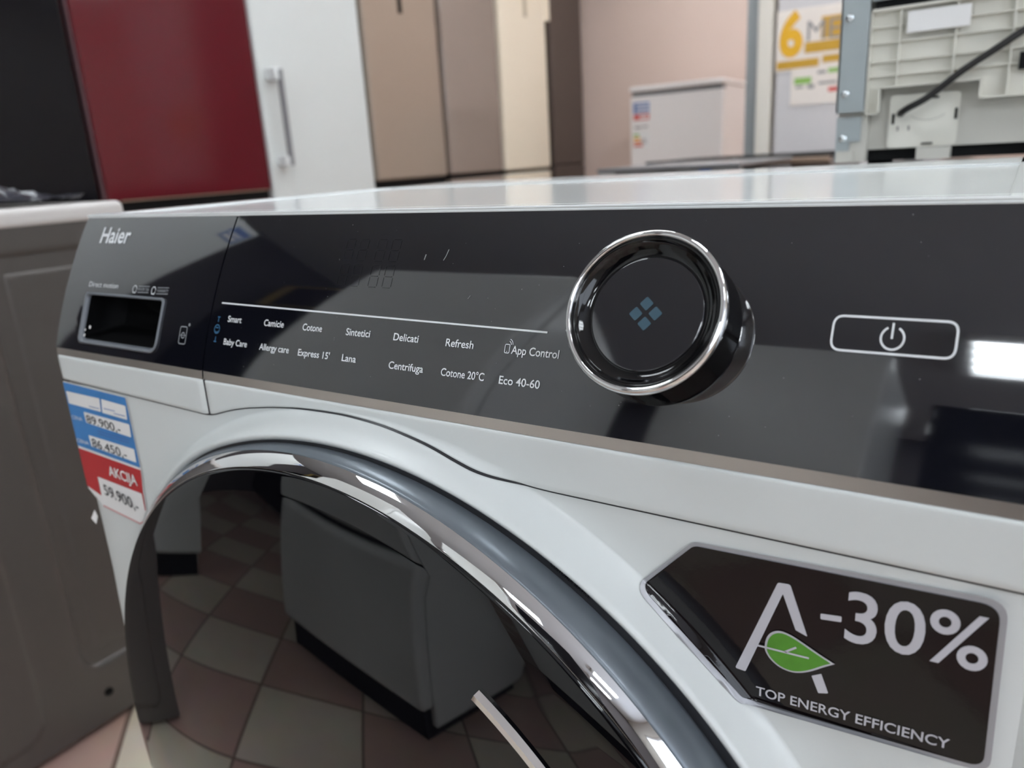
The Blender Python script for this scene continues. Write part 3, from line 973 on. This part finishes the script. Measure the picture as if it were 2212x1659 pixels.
gf = empty('fridge', (-.29, 3.3, 0), 'pale grey fridge with a yellow number poster, beside the cream pillar', 'fridge')
box('cabinet', (-.588, .01, 3.06, 3.62, .03, 1.98), M['lightgrey'], gf, bev=.004)
box('door', (-.590, .012, 3.00, 3.055, .10, 1.98), M['lightgrey'], gf, bev=.008)
boxes('plinth', [(-.58, .0, 3.05, 3.6, 0, .10)], M['dark'], gf)
ps = box('poster', (-.590, -.290, 2.9965, 2.9995, 1.133, 1.350), M['poster'], gf)
tag(ps, 'poster with a big yellow figure 6')
def yplane(y):
    return lambda x, z: (x, y, z)
lettering('figure_lettering', '6', -.578, -.490, 1.192, .142, yplane(2.9955), M['yellow'], ps, bold=.045)
lettering('poster_lettering', 'MES', -.475, -.310, 1.232, .070, yplane(2.9955), M['poster_grey'], ps)
boxes('yellow_block', [(-.425, -.292, 2.9958, 2.9965, 1.235, 1.312), (-.482, -.300, 2.9958, 2.9965, 1.190, 1.228), (-.585, -.428, 2.9958, 2.9965, 1.140, 1.170), (-.415, -.292, 2.9958, 2.9965, 1.150, 1.176)], M['yellow_dark'], ps)
p2 = box('flyer', (-.528, -.318, 2.9965, 2.9995, 1.003, 1.133), M['poster'], gf)
tag(p2, 'pale flyer with green and red print')
boxes('green_patch', [(-.515, -.452, 2.9958, 2.9965, 1.080, 1.104), (-.392, -.350, 2.9958, 2.9965, 1.112, 1.128)], M['green'], p2)
boxes('red_patch', [(-.388, -.350, 2.9958, 2.9965, 1.044, 1.060)], M['tomato'], p2)
boxes('grey_lines', [(-.510, -.480, 2.9958, 2.9965, 1.066, 1.074), (-.465, -.440, 2.9958, 2.9965, 1.062, 1.076), (-.425, -.360, 2.9958, 2.9965, 1.074, 1.082), (-.430, -.400, 2.9958, 2.9965, 1.112, 1.122)], M['poster_grey'], p2)

# two low machines behind, tops only in view
dw_ = empty('dishwasher', (-.564, 2.68, 0), 'dark brown low appliance with a black worktop line, in front of the pale grey fridge', 'dishwasher')
box('cabinet', (-.880, -.248, 2.42, 2.95, .03, .812), M['brown'], dw_, bev=.003)
box('front_panel', (-.881, -.247, 2.40, 2.418, .10, .800), M['brown'], dw_, bev=.003)
box('front_trim', (-.881, -.247, 2.392, 2.41, .800, .818), M['beige_band'], dw_, bev=.004)
box('worktop', (-.881, -.247, 2.398, 2.955, .8185, .8275), M['dark'], dw_, bev=.002)
boxes('plinth', [(-.87, -.26, 2.45, 2.9, 0, .10)], M['dark'], dw_)
wm2 = empty('washing_machine', (-.562, 2.07, 0), 'low grey machine with dark display strip, behind the white washing machine', 'washing machine')
box('cabinet', (-.770, -.353, 1.82, 2.34, .03, .800), M['grey_panel'], wm2, bev=.004)
cpn = box('control_panel', (-.772, -.351, 1.80, 1.825, .700, .812), M['grey_panel'], wm2, bev=.006)
box('display', (-.640, -.530, 1.797, 1.801, .792, .806), M['dark'], cpn)
box('white_label', (-.765, -.715, 1.797, 1.801, .795, .809), M['lightgrey'], cpn)
box('blue_label', (-.462, -.430, 1.797, 1.801, .796, .808), M['lblue'], cpn)
box('worktop', (-.772, -.351, 1.795, 2.345, .812, .823), M['grey_panel'], wm2, bev=.004)
boxes('plinth', [(-.76, -.36, 1.85, 2.3, 0, .03)], M['dark'], wm2)

# ---------------------------------------------------------------- appliance seen from behind, on a low machine
lw = empty('washing_machine', (.39, .9, 0), 'white machine standing back to back behind the main one, under the turned appliance', 'washing machine')
box('cabinet', (.088, .688, .60, 1.18, .03, .815), M['white'], lw, bev=.004)
box('worktop', (.085, .691, .597, 1.183, .815, .832), M['white_top'], lw, bev=.004)
boxes('plinth', [(.10, .68, .62, 1.16, 0, .03)], M['dark'], lw)
ba = empty('oven', (.39, .95, .832), 'white appliance turned backwards, ribbed rear panel, metal corner strip and black mains cable', 'oven')
BY = .70
boxes('casing', [(.0935, .6865, BY + .022, 1.17, .852, 1.30)], M['offwhite2'], ba)
boxes('base_frame', [(.0935, .124, BY + .0085, BY + .024, .8395, .8950), (.0935, .112, BY + .004, 1.17, .8395, .852), (.176, .208, BY + .004, 1.17, .8395, .852), (.277, .6865, BY + .004, 1.17, .8395, .852)], M['offwhite2'], ba)
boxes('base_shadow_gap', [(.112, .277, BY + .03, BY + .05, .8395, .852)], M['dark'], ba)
for sx in (.13, .65):
    for sy in (BY + .08, 1.12):
        lathe('foot', [(0, 0), (.014, 0), (.014, .0075), (0, .0075)], Vector((sx, sy, .832)), Vector((1, 0, 0)), Vector((0, 1, 0)), Vector((0, 0, 1)), M['dark'], ba, seg=16)
# left metal strips
bk = boxes('corner_bracket', [(.0918, .1205, BY - .001, BY + .002, .8935, 1.30), (.0915, .0935, BY - .001, BY + .4, .8935, 1.30)], M['zinc'], ba)
bk2 = boxes('lower_bracket', [(.0922, .1065, BY + .005, BY + .008, .8400, .8885), (.1065, .118, BY + .005, BY + .008, .862, .8885)], M['zinc'], ba)
for (x, z, y, p) in ((.1008, .991, BY, bk), (.1010, .9135, BY, bk), (.1004, .866, BY + .006, bk2), (.1006, 1.12, BY, bk)):
    lathe('screw', [(.0046, 0), (.0046, .0012), (.0036, .0026), (.0018, .0036), (0, .0038)], Vector((x, y - .001, z)), Vector((1, 0, 0)), Vector((0, 0, 1)), Vector((0, -1, 0)), M['zinc_bright'], p, seg=16)
# ribbed plastic panel with its cut-outs
rp = bmesh.new()
for b in ((.1215, .1352, BY + .010, BY + .016, .8905, .9960), (.1352, .2298, BY + .010, BY + .016, .9166, .9960), (.2298, .66, BY + .010, BY + .016, .8985, .9960)):
    add_box(rp, *b)
for x in (.1505, .2030, .2533, .304, .355, .406):
    add_box(rp, x - .0008, x + .0008, BY + .003, BY + .011, .9166 if x < .2298 else .8985, .9960)
for z in (.9785, .9625, .9435, .9290):
    add_box(rp, .1220, .66, BY + .004, BY + .011, z - .0007, z + .0007)
for b in ((.1215, .66, BY + .001, BY + .016, .9940, .9965), (.1345, .2300, BY + .001, BY + .011, .9160, .9178), (.1338, .1354, BY + .001, BY + .011, .8905, .9178), (.2292, .2310, BY + .001, BY + .011, .8985, .9178), (.2292, .66, BY + .001, BY + .011, .8978, .8994), (.1215, .1354, BY + .001, BY + .011, .8898, .8914), (.1215, .1228, BY + .001, BY + .011, .8905, .9960)):
    add_box(rp, *b)
from_bm('ribbed_panel', rp, M['offwhite'], ba)
box('panel_label', (.1575, .2150, BY - .0005, BY + .004, .9690, .9895), M['paper'], ba)
box('socket_opening', (.2612, .285, BY + .002, BY + .012, .9225, .9385), M['dark'], ba)
boxes('top_slot', [(.124, .66, BY + .012, BY + .03, .9970, 1.0050)], M['dark'], ba)
boxes('upper_plate', [(.1215, .6865, BY + .006, BY + .022, 1.0055, 1.30)], M['zinc'], ba)
# terminal cover with clips and cable
yb = BY + .016
tcv = decal('terminal_cover', [(roundpoly([(.1446, .8525), (.2120, .8525), (.2130, .9075), (.1450, .9085)], .005, 4), [])], yplane(yb), M['offwhite'], ba)
boxes('cover_body', [(.1465, .2110, yb + .0008, BY + .024, .8540, .9065)], M['offwhite'], tcv, bev=.002)
boxes('clip_slot', [(.1478, .1505, yb - .001, yb + .001, .878, .889), (.2085, .2112, yb - .001, yb + .001, .8795, .8905), (.1785, .1925, yb - .001, yb + .001, .9020, .9042), (.1790, .1900, yb - .001, yb + .001, .8548, .8566)], M['dark'], tcv)
boxes('pin_slot', [(.1535, .1552, yb - .001, yb + .001, .8705, .8755), (.1645, .1662, yb - .001, yb + .001, .8705, .8755)], M['poster_grey'], tcv)
decal('arc_emboss', [stroke(arc(.183, .8925, .020, 215, 325, 14, .012), .0010)], yplane(yb - .0006), M['offwhite2'], tcv)
cpts = []
ctrl = [Vector((.1568, yb + .004, .8885)), Vector((.1572, yb - .010, .8890)), Vector((.166, yb - .020, .8935)), Vector((.185, yb - .024, .9035)), Vector((.213, yb - .024, .9255)), Vector((.240, yb - .022, .9430)), Vector((.268, yb - .018, .9615)), Vector((.31, yb - .012, .985)), Vector((.36, yb - .004, 1.005))]
for i in range(len(ctrl) - 1):
    p0 = ctrl[max(i - 1, 0)]; p1 = ctrl[i]; p2_ = ctrl[i + 1]; p3 = ctrl[min(i + 2, len(ctrl) - 1)]
    for k in range(8):
        t = k / 8
        cpts.append(.5 * ((2 * p1) + (-p0 + p2_) * t + (2 * p0 - 5 * p1 + 4 * p2_ - p3) * t * t + (-p0 + 3 * p1 - 3 * p2_ + p3) * t ** 3))
cpts.append(ctrl[-1])
tube('mains_cable', cpts, .0036, M['cable'], ba, 14)

# ================================================================ APPLIANCES OPPOSITE (seen mirrored in the panel and the door)
def opposite(label, x0, x1, yf, H, m, split=None, cat='fridge', depth=.6):
    t = empty('fridge', ((x0 + x1) / 2, yf - depth / 2, 0), label, cat, 'appliances facing the main washing machine')
    box('cabinet', (x0 + .004, x1 - .004, yf - depth, yf - .06, .03, H - .004), m, t, bev=.006)
    if split:
        box('door', (x0, x1, yf - .055, yf, split + .006, H), m, t, bev=.014)
        box('door', (x0, x1, yf - .055, yf, .09, split - .006), m, t, bev=.014)
        box('gap_profile', (x0 + .01, x1 - .01, yf - .06, yf - .015, split - .008, split + .008), M['dark'], t)
    else:
        box('door', (x0, x1, yf - .055, yf, .09, H), m, t, bev=.014)
    boxes('plinth', [(x0 + .02, x1 - .02, yf - depth + .02, yf - .03, 0, .09)], M['dark'], t)
    return t
opposite('white fridge with two doors opposite, close to the door glass', -1.10, -.50, -.76, 1.68, M['white'], .46)
opposite('tall white fridge opposite the power button, farther from the machine', -.44, .06, -1.42, 1.85, M['white'], .70)
opposite('black tall fridge opposite the right end of the control panel', .12, .80, -2.05, 1.9, M['black_gloss'], .7)
df_ = opposite('dark tall fridge against the left wall', -3.05, -2.45, -1.75, 2.1, M['black_gloss'], .8)
# white fridge on the left facing +X
lf_ = empty('fridge', (-1.96, -.27, 0), 'white fridge on the left with a small price tag at the top of its door', 'fridge', 'appliances facing the main washing machine')
box('cabinet', (-2.28, -1.71, -.656, .026, .03, 1.855), M['white'], lf_, bev=.006)
box('door', (-1.705, -1.65, -.66, .03, .09, 1.86), M['white'], lf_, bev=.014)
boxes('plinth', [(-2.26, -1.68, -.64, .01, 0, .09)], M['dark'], lf_)
tl_ = box('price_tag', (-1.650, -1.648, -.645, -.570, 1.735, 1.825), M['lblue'], lf_)
boxes('white_field', [(-1.648, -1.647, -.635, -.580, 1.745, 1.765), (-1.648, -1.647, -.635, -.580, 1.775, 1.790)], M['paper'], tl_)
# carton on top of the dark fridge
cb = empty('cardboard_box', (-2.6, -1.9, 2.1), 'cardboard box with dark printed sides on top of the dark fridge', 'box')
box('carton', (-2.95, -2.40, -2.30, -1.80, 2.101, 2.45), M['kraft'], cb, bev=.004)
boxes('dark_print', [(-2.399, -2.398, -2.22, -1.92, 2.14, 2.43), (-2.86, -2.50, -1.7995, -1.7985, 2.14, 2.43)], M['warm_dark'], cb)
